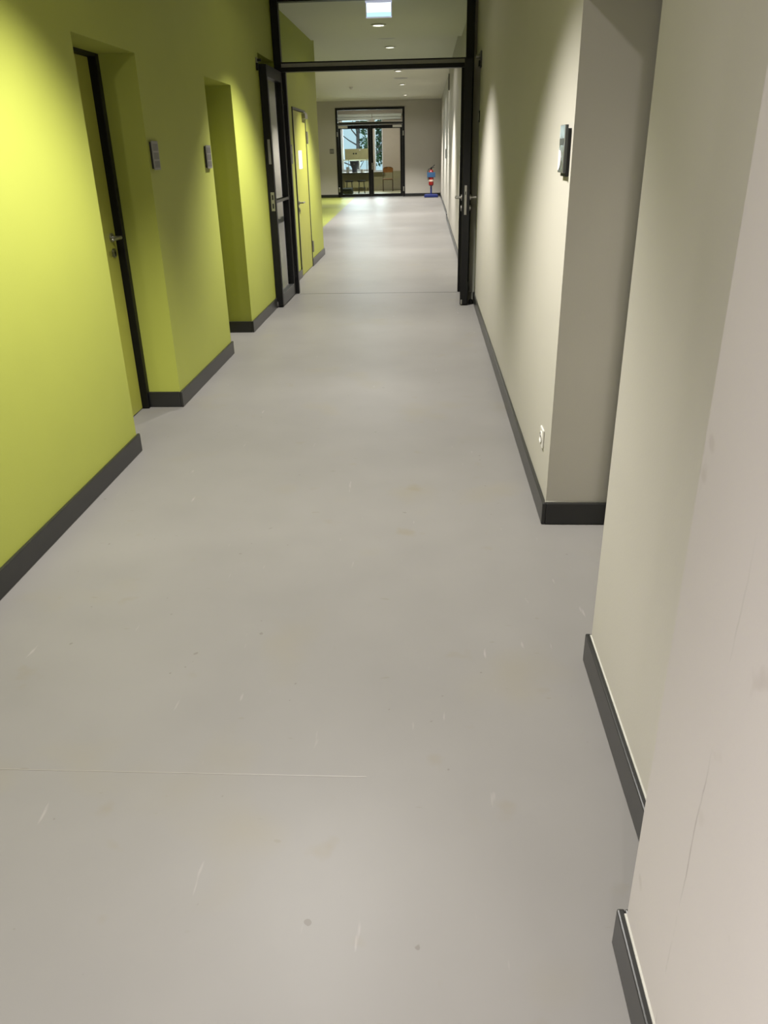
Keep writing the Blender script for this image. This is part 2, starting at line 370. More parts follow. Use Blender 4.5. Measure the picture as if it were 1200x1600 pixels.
# ---- fire door: black steel frame, transom glass above, two leaves folded back along the walls
YF0, YF1 = 9.10, 9.19
fr = empty('trim_1', (-0.55, 9.15, 0), 'black steel fire door frame spanning the corridor with a glazed transom', None, kind='structure')
MB().box(-1.572, -1.497, YF0, YF1, 0, H1 - 0.002).build('frame_post', 'black', fr, bevel=0.003)
MB().box(0.402, 0.484, YF0, YF1, 0, H1 - 0.002).build('frame_post', 'black', fr, bevel=0.003)
MB().box(-1.497, -1.462, YF0 + 0.02, YF1, 0, 2.24).build('inner_jamb', 'black', fr, bevel=0.002)
MB().box(0.362, 0.402, YF0 + 0.02, YF1, 0, 2.24).build('inner_jamb', 'black', fr, bevel=0.002)
MB().box(-1.497, 0.402, YF0, YF1, 2.312, 2.325).build('transom_bar', 'black', fr, bevel=0.002)
MB().box(-1.497, 0.402, YF0 + 0.004, YF1, 2.276, 2.312).build('closer_rail', 'plate', fr)
MB().box(-1.497, 0.402, YF0 - 0.01, YF1, 2.236, 2.276).build('frame_head', 'black', fr, bevel=0.002)
MB().box(-1.497, 0.402, YF0, YF1, H1 - 0.06, H1 - 0.002).build('top_bar', 'black', fr, bevel=0.002)
MB().box(-1.497, 0.402, 9.14, 9.15, 2.325, H1 - 0.06).build('transom_glass', 'fireglass', fr)
for a, b in ((-1.70, -1.574), (0.486, 0.64)):
    MB().box(a, b, YF0 + 0.01, YF1, 0, 2.33).build('wall_packer', 'green' if a < 0 else 'cream', fr)

def fire_leaf(n, hx, ang, thick, s, label):
    """leaf hinged at (hx, 9.09) reaching back towards the camera; s = +1 when its corridor face looks to +x"""
    d = empty('door_%d' % n, (hx, 9.08, 0), label, None, kind='structure')
    L, W, z1 = 0.84, 0.055, 2.235
    t0, t1 = (0, thick)
    def part(name, m, ya, yb, za, zb, ta=0.0, tb=thick, bevel=0.003, parent=d):
        o = MB().box(ta, tb, ya, yb, za, zb).build(name, m, None, bevel)
        o.parent = parent; return o
    part('lock_stile', 'black', -L, -L + W, 0.012, z1)
    part('hinge_stile', 'black', -W - 0.025, 0, 0.012, z1)
    part('top_rail', 'black', -L + W, -W - 0.025, z1 - 0.1, z1)
    part('bottom_rail', 'darkgrey', -L + W, -W - 0.025, 0.012, 0.13)
    part('glass_pane', 'fireglass', -L + W, -W - 0.025, 0.13, z1 - 0.1, thick / 2 - 0.008, thick / 2 + 0.008, 0)
    part('glazing_clip', 'darkgrey', -L + W, -W - 0.025, 1.02, 1.05, thick - 0.012 if s > 0 else 0.0, thick if s > 0 else 0.012)
    yf = -L
    if s > 0:
        part('strike_plate', 'steel', yf - 0.003, yf, 0.95, 1.125, thick * .35, thick * .85, 0.001)
        for za in (0.975, 1.055): part('strike_slot', 'slot', yf - 0.004, yf, za, za + 0.045, thick * .5, thick * .72, 0)
        part('edge_bolt_plate', 'plate', yf - 0.003, yf, 1.38, 1.60, thick * .45, thick * .8, 0.001)
    else:
        part('lock_plate', 'steel', yf - 0.003, yf, 0.885, 1.155, thick * .32, thick * .62, 0.001)
        part('latch', 'slot', yf - 0.004, yf, 1.07, 1.10, thick * .42, thick * .52, 0)
        for sd, xx in ((-1, 0.0), (1, thick)):
            hm = MB(); yy = yf + 0.055
            hm.cyl((xx, yy, 1.043), (xx + sd * 0.06, yy, 1.043), 0.011); hm.ball((xx + sd * 0.06, yy, 1.043), 0.0115)
            hm.cyl((xx + sd * 0.06, yy, 1.043), (xx + sd * 0.06, yy + 0.12, 1.043), 0.0105); hm.ball((xx + sd * 0.06, yy + 0.12, 1.043), 0.0105)
            h = hm.build('door_handle', 'steel', None, smooth=True); h.parent = d
            for za in (1.043, 0.945):
                r = MB().cyl((xx, yy, za), (xx + sd * 0.012, yy, za), 0.029, n=24).build('rose' if za > 1 else 'lock_rose', 'steel', None, smooth=True); r.parent = d
    part('bottom_seal_clip', 'steel', yf - 0.002, yf, 0.013, 0.06, thick * .1, thick * .3, 0)
    for z in (0.25, 1.12, 2.0):
        hh = MB().cyl((thick if s > 0 else 0.0, 0.004, z - 0.06), (thick if s > 0 else 0.0, 0.004, z + 0.06), 0.012).build('hinge', 'black', None, smooth=True); hh.parent = d
    d.rotation_euler = (0, 0, ang)
    return d
fire_leaf(5, -1.566, math.radians(-0.3), 0.072, 1, 'left glazed black fire door leaf folded back along the green wall')
fire_leaf(6, 0.400, math.radians(-3.2), 0.076, -1, 'right glazed black fire door leaf with lever handles, folded back')

# hold-open brackets by the leaf tops
b = empty('hold_open_bracket', (XL, 8.2, 2.25), 'small black hold-open bracket on green wall by the left leaf top', 'bracket')
MB().box(XL, XL + 0.012, 8.14, 8.2, 2.19, 2.28).build('wall_plate', 'steel', b)
MB().cyl((XL + 0.012, 8.18, 2.262), (XL + 0.045, 8.18, 2.262), 0.012).build('arm', 'black', b, smooth=True)
MB().box(XL + 0.004, XL + 0.022, 8.13, 8.16, 2.175, 2.235).build('magnet', 'black', b)
b = empty('hold_open_bracket', (XR, 8.4, 2.25), 'small black hold-open bracket on cream wall by the right leaf top', 'bracket')
MB().box(XR - 0.012, XR, 8.32, 8.44, 2.17, 2.30).build('wall_plate', 'darkgrey', b)
MB().cyl((XR - 0.05, 8.40, 2.262), (XR - 0.012, 8.40, 2.262), 0.016).build('arm', 'steel', b, smooth=True)
MB().box(XR - 0.026, XR - 0.012, 8.33, 8.43, 2.18, 2.225).build('magnet', 'black', b)
k = empty('catch_plate', (XR, 8.43, 1.77), 'tiny black catch plate on cream wall edge beside the right leaf', 'plate')
MB().box(XR - 0.008, XR - 0.0005, 8.38, 8.455, 1.71, 1.81).build('plate', 'slot', k); MB().box(XR - 0.010, XR - 0.008, 8.39, 8.42, 1.73, 1.79).build('keeper', 'steel', k)
st = empty('door_stopper', (0.465, 8.28, 0), 'small dark floor stopper beneath the right fire door leaf', 'doorstop')
MB().lathe((0.472, 8.34, 0), [(0.026, 0), (0.026, 0.012), (0.02, 0.04), (0.012, 0.048)], 16).build('rubber_buffer', 'rubber', st, smooth=True)

# ---- glazed double door in the end wall
fr = empty('trim_2', (-1.95, YE, 0), 'tall black frame of the glazed double door in the end wall', None, kind='structure')
y0, y1 = YE - 0.02, YE + 0.09
MB().box(EX0, EX0 + 0.075, y0, y1, 0, EZ).build('frame_post', 'black', fr)
MB().box(EX1 - 0.075, EX1, y0, y1, 0, EZ).build('frame_post', 'black', fr)
MB().box(EX0 + 0.075, EX1 - 0.075, y0, y1, EZ - 0.075, EZ).build('frame_head', 'black', fr)
MB().box(EX0 + 0.075, EX1 - 0.075, y0, y1, 2.36, 2.40).build('transom_bar', 'black', fr)
MB().box(EX0 + 0.075, EX1 - 0.075, y0 + 0.03, y1, 2.325, 2.36).build('closer_rail', 'plate', fr)
MB().box(EX0 + 0.075, EX1 - 0.075, YE + 0.03, YE + 0.04, 2.40, EZ - 0.075).build('transom_glass', 'glass', fr)
MB().box(EX0 + 0.11, EX1 - 0.11, y0 - 0.03, y0, 2.40, 2.425).build('slide_rail', 'steel', fr)
def end_leaf(n, xa, xb, hinge, label):
    d = empty('door_%d' % n, ((xa + xb) / 2, YE, 0), label, None, kind='structure')
    ya, yb = YE + 0.0, YE + 0.06
    hw = 0.085
    MB().box(xa, xa + hw, ya, yb, 0.01, 2.32).build('stile', 'black', d)
    MB().box(xb - hw, xb, ya, yb, 0.01, 2.32).build('stile', 'black', d)
    MB().box(xa + hw, xb - hw, ya, yb, 2.21, 2.32).build('top_rail', 'black', d)
    MB().box(xa + hw, xb - hw, ya, yb, 0.01, 0.105).build('bottom_rail', 'black', d)
    MB().box(xa + hw, xb - hw, YE + 0.026, YE + 0.034, 0.105, 2.21).build('glass_pane', 'glass', d)
    cx = xa + 0.18 if hinge < 0 else xb - 0.18
    MB().box(cx - 0.16, cx + 0.16, YE - 0.075, YE + 0.0, 2.235, 2.31).build('door_closer', 'white', d, bevel=0.006)
    for z in (0.25, 2.05):
        hx = xa - 0.025 if hinge < 0 else xb + 0.025
        MB().box(hx - 0.022, hx + 0.022, YE - 0.05, YE - 0.022, z - 0.075, z + 0.075).build('hinge', 'steel', d, bevel=0.005)
    sx = xb - 0.045 if hinge < 0 else xa + 0.045
    h = MB().cyl((sx, YE - 0.05, 1.04), (sx - hinge * -0.12, YE - 0.05, 1.04), 0.011); h.cyl((sx, YE, 1.04), (sx, YE - 0.05, 1.04), 0.011)
    if hinge > 0: h.build('door_handle', 'steel', d, smooth=True); MB().box(sx - 0.02, sx + 0.02, YE - 0.008, YE, 0.9, 1.12).build('lock_plate', 'steel', d)
    else: h.bm.free()
end_leaf(7, EX0 + 0.078, -1.958, -1, 'left leaf of the glazed double door at the end')
end_leaf(8, -1.955, EX1 - 0.078, 1, 'right leaf of the glazed double door at the end')

# ================================================================ LAMPS AND CEILING DEVICES
def copy_tree(o, parent=None):
    c = o.copy(); COL.objects.link(c)
    if parent: c.parent = parent
    for ch in o.children: copy_tree(ch, c)
    return c
def make_downlight():
    r = empty('downlight', (0, 0, 0), 'x', 'lamp', 'round recessed downlights along the corridor ceiling')
    MB().lathe((0, 0, 0), [(0.07, 0.0), (0.094, -0.002), (0.096, -0.010), (0.078, -0.016), (0.07, -0.006)]).build('trim_ring', 'white', r, smooth=True)
    MB().lathe((0, 0, 0), [(0.074, -0.0005), (0.074, -0.008), (0.045, -0.012), (0.01, -0.013)]).build('diffuser', 'lamp', r, smooth=True)
    return r
proto = make_downlight()
def lamp_at(x, y, z, label, first=False, power=1.0):
    o = proto if first else copy_tree(proto)
    o.location = (x, y, z - 0.0005); o['label'] = label
    s = bpy.data.lights.new('downlight_beam', 'SPOT'); s.energy = SPOT_W * power * 4; s.color = SPOT_COL
    s.spot_size = math.radians(102); s.spot_blend = 0.65; s.shadow_soft_size = 0.03
    so = bpy.data.objects.new('downlight_beam', s); COL.objects.link(so); so.location = (x, y, z - 0.03)
    p = bpy.data.lights.new('downlight_fill', 'SPOT'); p.energy = FILL_W * power * (4 if y > 14 else 1); p.color = SPOT_COL; p.shadow_soft_size = 0.03  # fill raised at the far lamps to lift the end wall
    p.spot_size = math.radians(165); p.spot_blend = 0.35
    po = bpy.data.objects.new('downlight_fill', p); COL.objects.link(po); po.location = (x, y, z - 0.03)
lamp_at(-0.6, 3.1, H1, 'round downlight above the nearest door recesses', True)
lamp_at(-0.6, 7.0, H1, 'round downlight just before the fire door')
lamp_at(-0.6, 11.3, H1, 'round downlight just behind the lit exit sign', power=1.2)
lamp_at(-0.6, -0.95, H1, 'downlight behind the camera', power=0.8)
sl = empty('added_ceiling_lamp', (-0.5, -2.8, H1), 'round unseen lamp added behind the camera', 'lamp')  # unseen lamp, added to light the facing wall of the right recess
MB().lathe((-0.5, -2.8, H1 - 0.001), [(0.17, 0), (0.17, -0.02), (0.15, -0.025)]).build('base_plate', 'white', sl, smooth=True)
MB().lathe((-0.5, -2.8, H1 - 0.026), [(0.15, 0), (0.13, -0.02), (0.05, -0.03)]).build('diffuser', 'lamp', sl, smooth=True)
q = bpy.data.lights.new('added_wide_lamp', 'SPOT'); q.energy = 170; q.color = (1.0, 0.94, 0.95); q.spot_size = math.radians(172); q.spot_blend = 0.1; q.shadow_soft_size = 0.05
qo = bpy.data.objects.new('added_wide_lamp', q); COL.objects.link(qo); qo.location = (-0.5, -2.8, H1 - 0.075)
lamp_at(-0.62, 15.2, H2, 'nearest downlight on the raised far ceiling, above the transom bar', power=1.6)
lamp_at(-0.62, 19.5, H2, 'downlight on the far ceiling just below the transom bar', power=1.6)
lamp_at(-0.64, 23.3, H2, 'third downlight along the raised far ceiling', power=1.6)
lamp_at(-0.66, 27.6, H2, 'farthest downlight, close to the end wall', power=1.6)
lamp_at(-3.5, 27.4, H2, 'downlight at far left over the green floor area', power=1.0)
lamp_at(-3.5, 19.5, H2, 'downlight of the side bay behind the green corner')
proto['label'] = 'round downlight above the nearest door recesses'

def detector(x, y, z, label, r=0.1):
    d = empty('smoke_detector', (x, y, z), label, 'detector')
    MB().lathe((x, y, z - 0.0005), [(r, 0), (r, -0.014), (r * .8, -0.02)]).build('base_plate', 'white', d, smooth=True)
    MB().lathe((x, y, z - 0.02), [(r * .7, 0), (r * .62, -0.028), (r * .3, -0.036)]).build('sensor_head', 'white', d, smooth=True)
def speaker(x, y, z, label):
    d = empty('ceiling_speaker', (x, y, z), label, 'speaker')
    MB().lathe((x, y, z - 0.0005), [(0.19, 0), (0.188, -0.005), (0.17, -0.007)], 40).build('rim', 'white', d, smooth=True)
    MB().lathe((x, y, z - 0.007), [(0.169, 0), (0.165, -0.0015)], 40).build('grille', 'plate', d)
speaker(-0.62, 13.95, H2, 'flat round ceiling speaker in front of the raised ceiling lamps')
speaker(-0.62, 21.4, H2, 'flat round ceiling speaker between far downlights')
detector(-2.05, 23.9, H2, 'small ceiling detector left of the far downlights', 0.06)

ex = empty('exit_sign', (-0.497, 9.45, 2.75), 'lit white and cyan exit sign box hanging under the ceiling', 'sign')
MB().box(-0.635, -0.36, 9.43, 9.47, 2.872, H1 - 0.001).build('mounting_bar', 'exitbox', ex)
m = MB(); x0, x1, z0, z1 = -0.628, -0.362, 2.735, 2.872
for a in ((x0, x1, 9.43, 9.47, z0, z0 + 0.008), (x0, x1, 9.43, 9.47, z1 - 0.008, z1), (x0, x0 + 0.008, 9.43, 9.47, z0, z1), (x1 - 0.008, x1, 9.43, 9.47, z0, z1)): m.box(*a)
m.build('housing_frame', 'exitbox', ex)
MB().box(x0 + 0.008, x1 - 0.008, 9.436, 9.464, z0 + 0.048, z1 - 0.008).build('lit_face', 'exitlit', ex)
MB().box(x0 + 0.008, x1 - 0.008, 9.436, 9.464, z0 + 0.008, z0 + 0.048).build('lit_band', 'exitcyan', ex)

# ================================================================ WALL FITTINGS
def door_sign(y0, y1, z0, z1, x, label):
    s = empty('door_sign', (x, (y0 + y1) / 2, (z0 + z1) / 2), label, 'sign', 'grey door signs on the green wall')
    MB().box(x, x + 0.012, y0 + 0.006, y1 - 0.006, z0 + 0.006, z1 - 0.006).build('back_plate', 'slot', s)  # dark colour stands in for the shadow gap behind the face plate
    MB().box(x + 0.012, x + 0.018, y0, y1, z0, z1).build('face_plate', 'plate', s, bevel=0.0015)
    h = z1 - z0
    for k, (a, b) in enumerate(((0.66, 0.9), (0.37, 0.60), (0.08, 0.31))):
        MB().box(x + 0.018, x + 0.0192, y0 + 0.012, y1 - 0.012, z0 + h * a, z0 + h * b).build('name_strip', 'plateline', s)
door_sign(4.79, 4.90, 1.40, 1.552, XL, 'grey three-strip door sign right of the nearest green recess')
door_sign(5.98, 6.105, 1.385, 1.537, XL, 'grey three-strip door sign left of the second green recess')
s = empty('door_sign', (XL2, 10.15, 1.46), 'dark grey door sign left of the flat green door', 'sign')
MB().box(XL2, XL2 + 0.014, 10.08, 10.22, 1.36, 1.57).build('face_plate', 'darkgrey', s, bevel=0.002)
MB().box(XL2 + 0.014, XL2 + 0.0155, 10.10, 10.20, 1.47, 1.55).build('name_strip', 'plate', s)

s = empty('room_plaque', (XR, 3.12, 1.46), 'grey glossy room plaque with white paper corner on cream wall', 'sign')
ya, yb, za, zb = 3.075, 3.20, 1.383, 1.545
MB().box(XR - 0.012, XR, ya + 0.008, yb - 0.008, za - 0.008, zb - 0.012).build('back_plate', 'slot', s)
MB().box(XR - 0.022, XR - 0.012, ya, yb, za + 0.004, zb).build('face_plate', 'smoked', s, bevel=0.002)
MB().box(XR - 0.0235, XR - 0.0218, ya, ya + 0.014, za + 0.004, zb).build('edge_strip', 'steel', s)
MB().box(XR - 0.0232, XR - 0.022, ya + 0.03, yb - 0.012, za + 0.095, za + 0.118).build('name_strip', 'darkgrey', s)
m = MB(); pts = []
for i in range(13):
    a = math.pi * i / 12
    pts.append((0.035 * math.cos(a), 0.052 * math.sin(a)))
bm = m.bm; f1 = [bm.verts.new((XR - 0.0222, yb - 0.008 - p[1] * 1.0, za + 0.046 + p[0])) for p in pts]; f2 = [bm.verts.new((XR - 0.0240, v.co.y, v.co.z)) for v in f1]
bm.faces.new(f1); bm.faces.new(f2[::-1])
for i in range(13): j = (i + 1) % 13; bm.faces.new((f1[i], f1[j], f2[j], f2[i]))
m.build('paper_corner', 'paper', s)

s = empty('wall_socket', (XR, 3.235, 0.325), 'white wall socket low on the cream wall above the baseboard', 'socket')
MB().box(XR - 0.009, XR, 3.195, 3.275, 0.283, 0.366).build('cover_plate', 'white', s, bevel=0.004)
MB().lathe((0, 0, 0), [(0.027, 0), (0.027, 0.004), (0.023, 0.004), (0.022, 0.001)]).build('socket_ring', 'white', s, smooth=True)
r = s.children[-1]; r.matrix_basis = Matrix.Translation((-0.009, 0, 0)) @ Matrix.Rotation(-math.pi / 2, 4, 'Y')
for dy in (-0.0095, 0.0095): MB().cyl((XR - 0.0115, 3.235 + dy, 0.325), (XR - 0.010, 3.235 + dy, 0.325), 0.004).build('pin_hole', 'slot', s)

s = empty('light_switch', (-3.32, YE, 1.5), 'dark grey switch plate left of the glazed double door', 'switch')
MB().box(-3.40, -3.26, YE - 0.012, YE, 1.44, 1.59).build('cover_plate', 'darkgrey', s, bevel=0.002)
for a, b in ((-3.385, -3.335), (-3.325, -3.275)): MB().box(a, b, YE - 0.018, YE - 0.012, 1.46, 1.57).build('rocker', 'plate', s)
s = empty('wall_sign', (XR2, 22.2, 1.4), 'small dark wall sign on the far right wall', 'sign')
MB().box(XR2 + 0.012, XR2 + 0.03, 22.05, 22.35, 1.28, 1.50).build('face_plate', 'darkgrey', s); MB().box(XR2 + 0.010, XR2 + 0.012, 22.1, 22.3, 1.33, 1.45).build('name_strip', 'plate', s)
s = empty('wall_bracket', (XR2, 18.6, 2.8), 'narrow grey box high on the far right wall', 'box')  # small bracket built as a plain covered box, gives no light
MB().box(XR2 - 0.03, XR2, 18.5, 18.75, 2.62, 2.92).build('housing', 'plate', s, bevel=0.004); MB().box(XR2 - 0.033, XR2 - 0.03, 18.53, 18.72, 2.65, 2.88).build('cover', 'plateline', s)

# ---------------------------------------------------------------- fire extinguisher on its stand
EXX, EXY = 0.175, 29.1
s = empty('extinguisher_stand', (EXX, EXY, 0), 'blue floor stand holding the fire extinguisher in the end corner', 'stand')
m = MB(); m.prism([(EXX - 0.24, EXY - 0.22), (EXX + 0.24, EXY - 0.22), (EXX + 0.20, EXY + 0.22), (EXX - 0.20, EXY + 0.22)], 0, 0.10); m.build('foot', 'blue', s, bevel=0.02)
MB().cyl((EXX, EXY + 0.03, 0.1), (EXX, EXY + 0.03, 0.366), 0.03).build('pole', 'blue', s, smooth=True)
MB().box(EXX - 0.06, EXX + 0.06, EXY - 0.02, EXY + 0.1, 0.365, 0.38).build('bracket', 'greytube', s)
e = empty('fire_extinguisher', (EXX, EXY, 0.38), 'red fire extinguisher with pale label on the blue stand', 'extinguisher')
MB().box(EXX - 0.14, EXX + 0.14, EXY - 0.098, EXY - 0.091, 0.64, 0.80).build('plate', 'bluesign', e, bevel=0.003)
MB().lathe((EXX, EXY, 0.3805), [(0.07, 0), (0.085, 0.02), (0.085, 0.40), (0.075, 0.45), (0.04, 0.49), (0.03, 0.50)]).build('cylinder', 'red', e, smooth=True)
MB().lathe((EXX, EXY, 0.50), [(0.0855, 0), (0.0862, 0.001), (0.0862, 0.06), (0.0855, 0.061)]).build('label_band', 'redlabel', e, smooth=True)
MB().cyl((EXX, EXY, 0.88), (EXX, EXY, 0.94), 0.028).build('valve', 'black', e, smooth=True)
m = MB(); m.tube([(EXX - 0.02, EXY, 0.935), (EXX + 0.05, EXY, 0.97), (EXX + 0.12, EXY, 1.03)], 0.012); m.tube([(EXX, EXY, 0.93), (EXX + 0.10, EXY, 0.95)], 0.010); m.build('lever_handle', 'slot', e, smooth=True)
m = MB(); m.tube([(EXX - 0.02, EXY, 0.91), (EXX - 0.09, EXY - 0.02, 0.90), (EXX - 0.115, EXY - 0.03, 0.82), (EXX - 0.105, EXY - 0.03, 0.56)], 0.013); m.build('hose', 'rubber', e, smooth=True)

# ================================================================ ROOM BEHIND THE GLAZED DOOR
YR = 35.0
struct('floor_far_room', MB().box(-6.2, 1.4, YE + 0.3, YR + 0.3, -0.2, -0.001), 'roomfloor', 'pale floor of the room behind the glass door')
struct('ceiling_far_room', MB().box(-6.2, 1.4, YE + 0.2, YR + 0.3, 3.2, 3.4), 'ceiling', 'ceiling of the room behind the glass door')
WZ0, WZ1 = 0.74, 2.72
wins = [(-3.50, -2.32), (-2.12, -1.78), (-0.98, 0.30)]
area_light('far_room_strip', (-2.1, 33.0, 3.11), (-2.1, 33.0, 0), 1.5, 0.14, 60, (1.0, 0.97, 0.9))
m = MB(); edges = [-6.2] + [v for q in wins for v in q] + [1.4]
for a, b in zip(edges[0::2], edges[1::2]): m.box(a, b, YR, YR + 0.3, WZ0, 3.2)
for a, b in wins: m.box(a, b, YR, YR + 0.3, WZ1, 3.2)
struct('wall_far_room', m, 'roomwall', 'pinkish beige window wall of the room behind the glass door')
struct('wall_far_room_parapet', MB().box(-6.2, 1.4, YR, YR + 0.3, 0, WZ0), 'roomlow', 'beige wall below the far windows')
m = MB(); m.box(-6.2, -6.0, YE + 0.2, YR, 0, 3.2); m.box(1.2, 1.4, YE + 0.2, YR, 0, 3.2)
struct('wall_far_room_sides', m, 'roomwall', 'side walls of the room behind the glass door')
for i, (a, b) in enumerate(wins):
    d = empty('window_%d' % (i + 1), ((a + b) / 2, YR + 0.15, WZ0), ['wide white framed window behind the planter', 'narrow white framed window beside the beech chair', 'white framed window at far right of the room'][i], None, kind='structure')
    t = 0.085 if i == 0 else 0.04
    ya, yb = YR + 0.12, YR + 0.18
    MB().box(a, a + t, ya, yb, WZ0, WZ1).build('frame_post', 'windowframe', d); MB().box(b - t, b, ya, yb, WZ0, WZ1).build('frame_post', 'windowframe', d)
    MB().box(a + t, b - t, ya, yb, WZ0, WZ0 + t).build('frame_rail', 'windowframe', d); MB().box(a + t, b - t, ya, yb, WZ1 - t, WZ1).build('frame_rail', 'windowframe', d)
    MB().box(a + t, b - t, ya + 0.025, yb - 0.025, WZ0 + t, WZ1 - t).build('glass_pane', 'glass', d)
    MB().box(a - 0.06, b + 0.06, YR - 0.14, YR + 0.12, WZ0 - 0.03, WZ0).build('window_sill', 'windowframe', d)
    if i == 0:
        MB().box(-2.79, -2.74, ya, yb, WZ0 + t, 1.15).build('glazing_bar', 'windowframe', d); MB().box(a + t, b - t, ya, yb, 1.15, 1.21).build('frame_rail', 'windowframe', d)
def blind(x0, x1, label):
    s = empty('roller_blind', ((x0 + x1) / 2, YR - 0.1, 2.8), label, 'blind')
    MB().box(x0, x1, YR - 0.14, YR - 0.0, 2.76, 2.86).build('cassette', 'blind', s, bevel=0.01)
    MB().box(x0 + 0.02, x1 - 0.02, YR - 0.05, YR - 0.04, 2.66, 2.76).build('fabric', 'blind', s); MB().cyl((x0 + 0.02, YR - 0.045, 2.655), (x1 - 0.02, YR - 0.045, 2.655), 0.014).build('bottom_bar', 'steel', s, smooth=True)
blind(-3.65, -2.2, 'white roller blind raised above the wide far window')
blind(-2.18, -1.0, 'white roller blind raised above the narrow far window')
s = empty('strip_light', (-2.1, 33.0, 3.18), 'long white strip light under the far room ceiling', 'lamp')
MB().box(-2.9, -1.3, 32.9, 33.1, 3.13, 3.199).build('housing', 'white', s); MB().box(-2.85, -1.35, 32.93, 33.07, 3.12, 3.13).build('diffuser', 'lamp', s)

def radiator(x0, x1, label):
    s = empty('radiator', ((x0 + x1) / 2, YR - 0.1, 0.1), label, 'radiator')
    MB().box(x0, x1, YR - 0.11, YR - 0.04, 0.12, 0.64).build('panel', 'board', s, bevel=0.01)
    m = MB(); n = int((x1 - x0) / 0.08)
    for i in range(n): m.box(x0 + 0.03 + i * 0.08, x0 + 0.06 + i * 0.08, YR - 0.118, YR - 0.11, 0.16, 0.60)
    f = m.build('ribs', 'board', s); f['kind'] = 'stuff'
    for x in (x0 + 0.1, x1 - 0.1): MB().box(x - 0.02, x + 0.02, YR - 0.10, YR - 0.05, 0.0, 0.12).build('foot', 'board', s)
radiator(-3.4, -2.4, 'flat beige radiator below the wide far window')
# table, planter, mug, cups, stools
tx0, tx1, ty0, ty1, tz = -3.45, -2.16, 32.9, 33.6, 0.75
t = empty('table', ((tx0 + tx1) / 2, (ty0 + ty1) / 2, 0), 'white topped table with dark edge behind the left glass leaf', 'table')
MB().box(tx0, tx1, ty0, ty1, tz - 0.012, tz).build('table_top', 'white', t, bevel=0.003)
MB().box(tx0 - 0.004, tx1 + 0.004, ty0 - 0.004, ty1 + 0.004, tz - 0.034, tz - 0.012).build('edge_band', 'darkseat', t)
for x in (tx0 + 0.05, tx1 - 0.05):
    for y in (ty0 + 0.05, ty1 - 0.05): MB().cyl((x, y, 0), (x, y, tz - 0.034), 0.017).build('leg', 'greytube', t, smooth=True)
MB().box(tx0 + 0.06, tx1 - 0.06, ty1 - 0.08, ty1 - 0.06, 0.40, 0.70).build('modesty_panel', 'roomlow', t)
p = empty('planter', (-2.815, 33.2, tz), 'slate grey tapered planter standing on the white table', 'planter')
MB().lathe((-2.815, 33.2, tz + 0.0005), [(0.10, 0), (0.095, 0.06), (0.105, 0.14), (0.15, 0.26), (0.172, 0.32), (0.172, 0.37), (0.185, 0.375), (0.185, 0.41), (0.165, 0.41), (0.16, 0.36)]).build('pot', 'planter', p, smooth=True)
MB().lathe((-2.815, 33.2, tz + 0.36), [(0.16, 0), (0.16, 0.012)]).build('soil', 'slot', p)
MB().box(-2.83, -2.80, 33.03, 33.045, tz + 0.30, tz + 0.345).build('tag', 'white', p)
def mug(x, y, h, r, label):
    c = empty('mug', (x, y, tz), label, 'cup')
    MB().lathe((x, y, tz + 0.0005), [(r * .85, 0), (r, 0.01), (r, h), (r * .88, h), (r * .85, 0.02)]).build('cup', 'white', c, smooth=True)
    MB().tube([(x + r * .9, y, tz + h * .8), (x + r * 1.7, y, tz + h * .65), (x + r * 1.6, y, tz + h * .35), (x + r * .9, y, tz + h * .2)], 0.008).build('handle', 'white', c, smooth=True)
mug(-3.08, 33.15, 0.20, 0.06, 'tall white jug left of the planter on the table')
mug(-2.52, 33.1, 0.11, 0.05, 'white mug right of the planter on the table')
def stool(x, label):
    c = empty('stool', (x, 32.75, 0), label, 'stool')
    MB().lathe((x, 32.75, 0.42), [(0.15, 0), (0.165, 0.01), (0.165, 0.04), (0.14, 0.055), (0.03, 0.06)]).build('seat', 'darkseat', c, smooth=True)
    for k in range(4):
        a = math.pi / 4 + k * math.pi / 2
        MB().cyl((x + 0.13 * math.cos(a), 32.75 + 0.13 * math.sin(a), 0.42), (x + 0.17 * math.cos(a), 32.75 + 0.17 * math.sin(a), 0), 0.012).build('leg', 'greytube', c, smooth=True)
    MB().lathe((x, 32.75, 0.2), [(0.15, 0), (0.158, 0.008), (0.15, 0.016), (0.142, 0.008)]).build('foot_ring', 'greytube', c, smooth=True)
stool(-3.0, 'dark round stool below the left half of the table')
stool(-2.52, 'dark round stool below the right half of the table')
b = empty('hanging_board', (-2.82, 34.75, 1.2), 'pale yellow board standing across the wide far window', 'board')
MB().box(-3.34, -2.30, YR - 0.10, YR - 0.08, 1.20, 1.60).build('panel', 'board', b, bevel=0.003)
for x in (-2.98, -2.88): MB().cyl((x, YR - 0.106, 1.42), (x, YR - 0.10, 1.42), 0.032).build('dark_dot', 'darkseat', b)
MB().cyl((-2.72, YR - 0.106, 1.555), (-2.72, YR - 0.10, 1.555), 0.03).build('white_dot', 'paper', b)
for x in (-3.2, -2.45): MB().cyl((x, YR - 0.09, WZ0), (x, YR - 0.09, 1.20), 0.012).build('support', 'greytube', b)
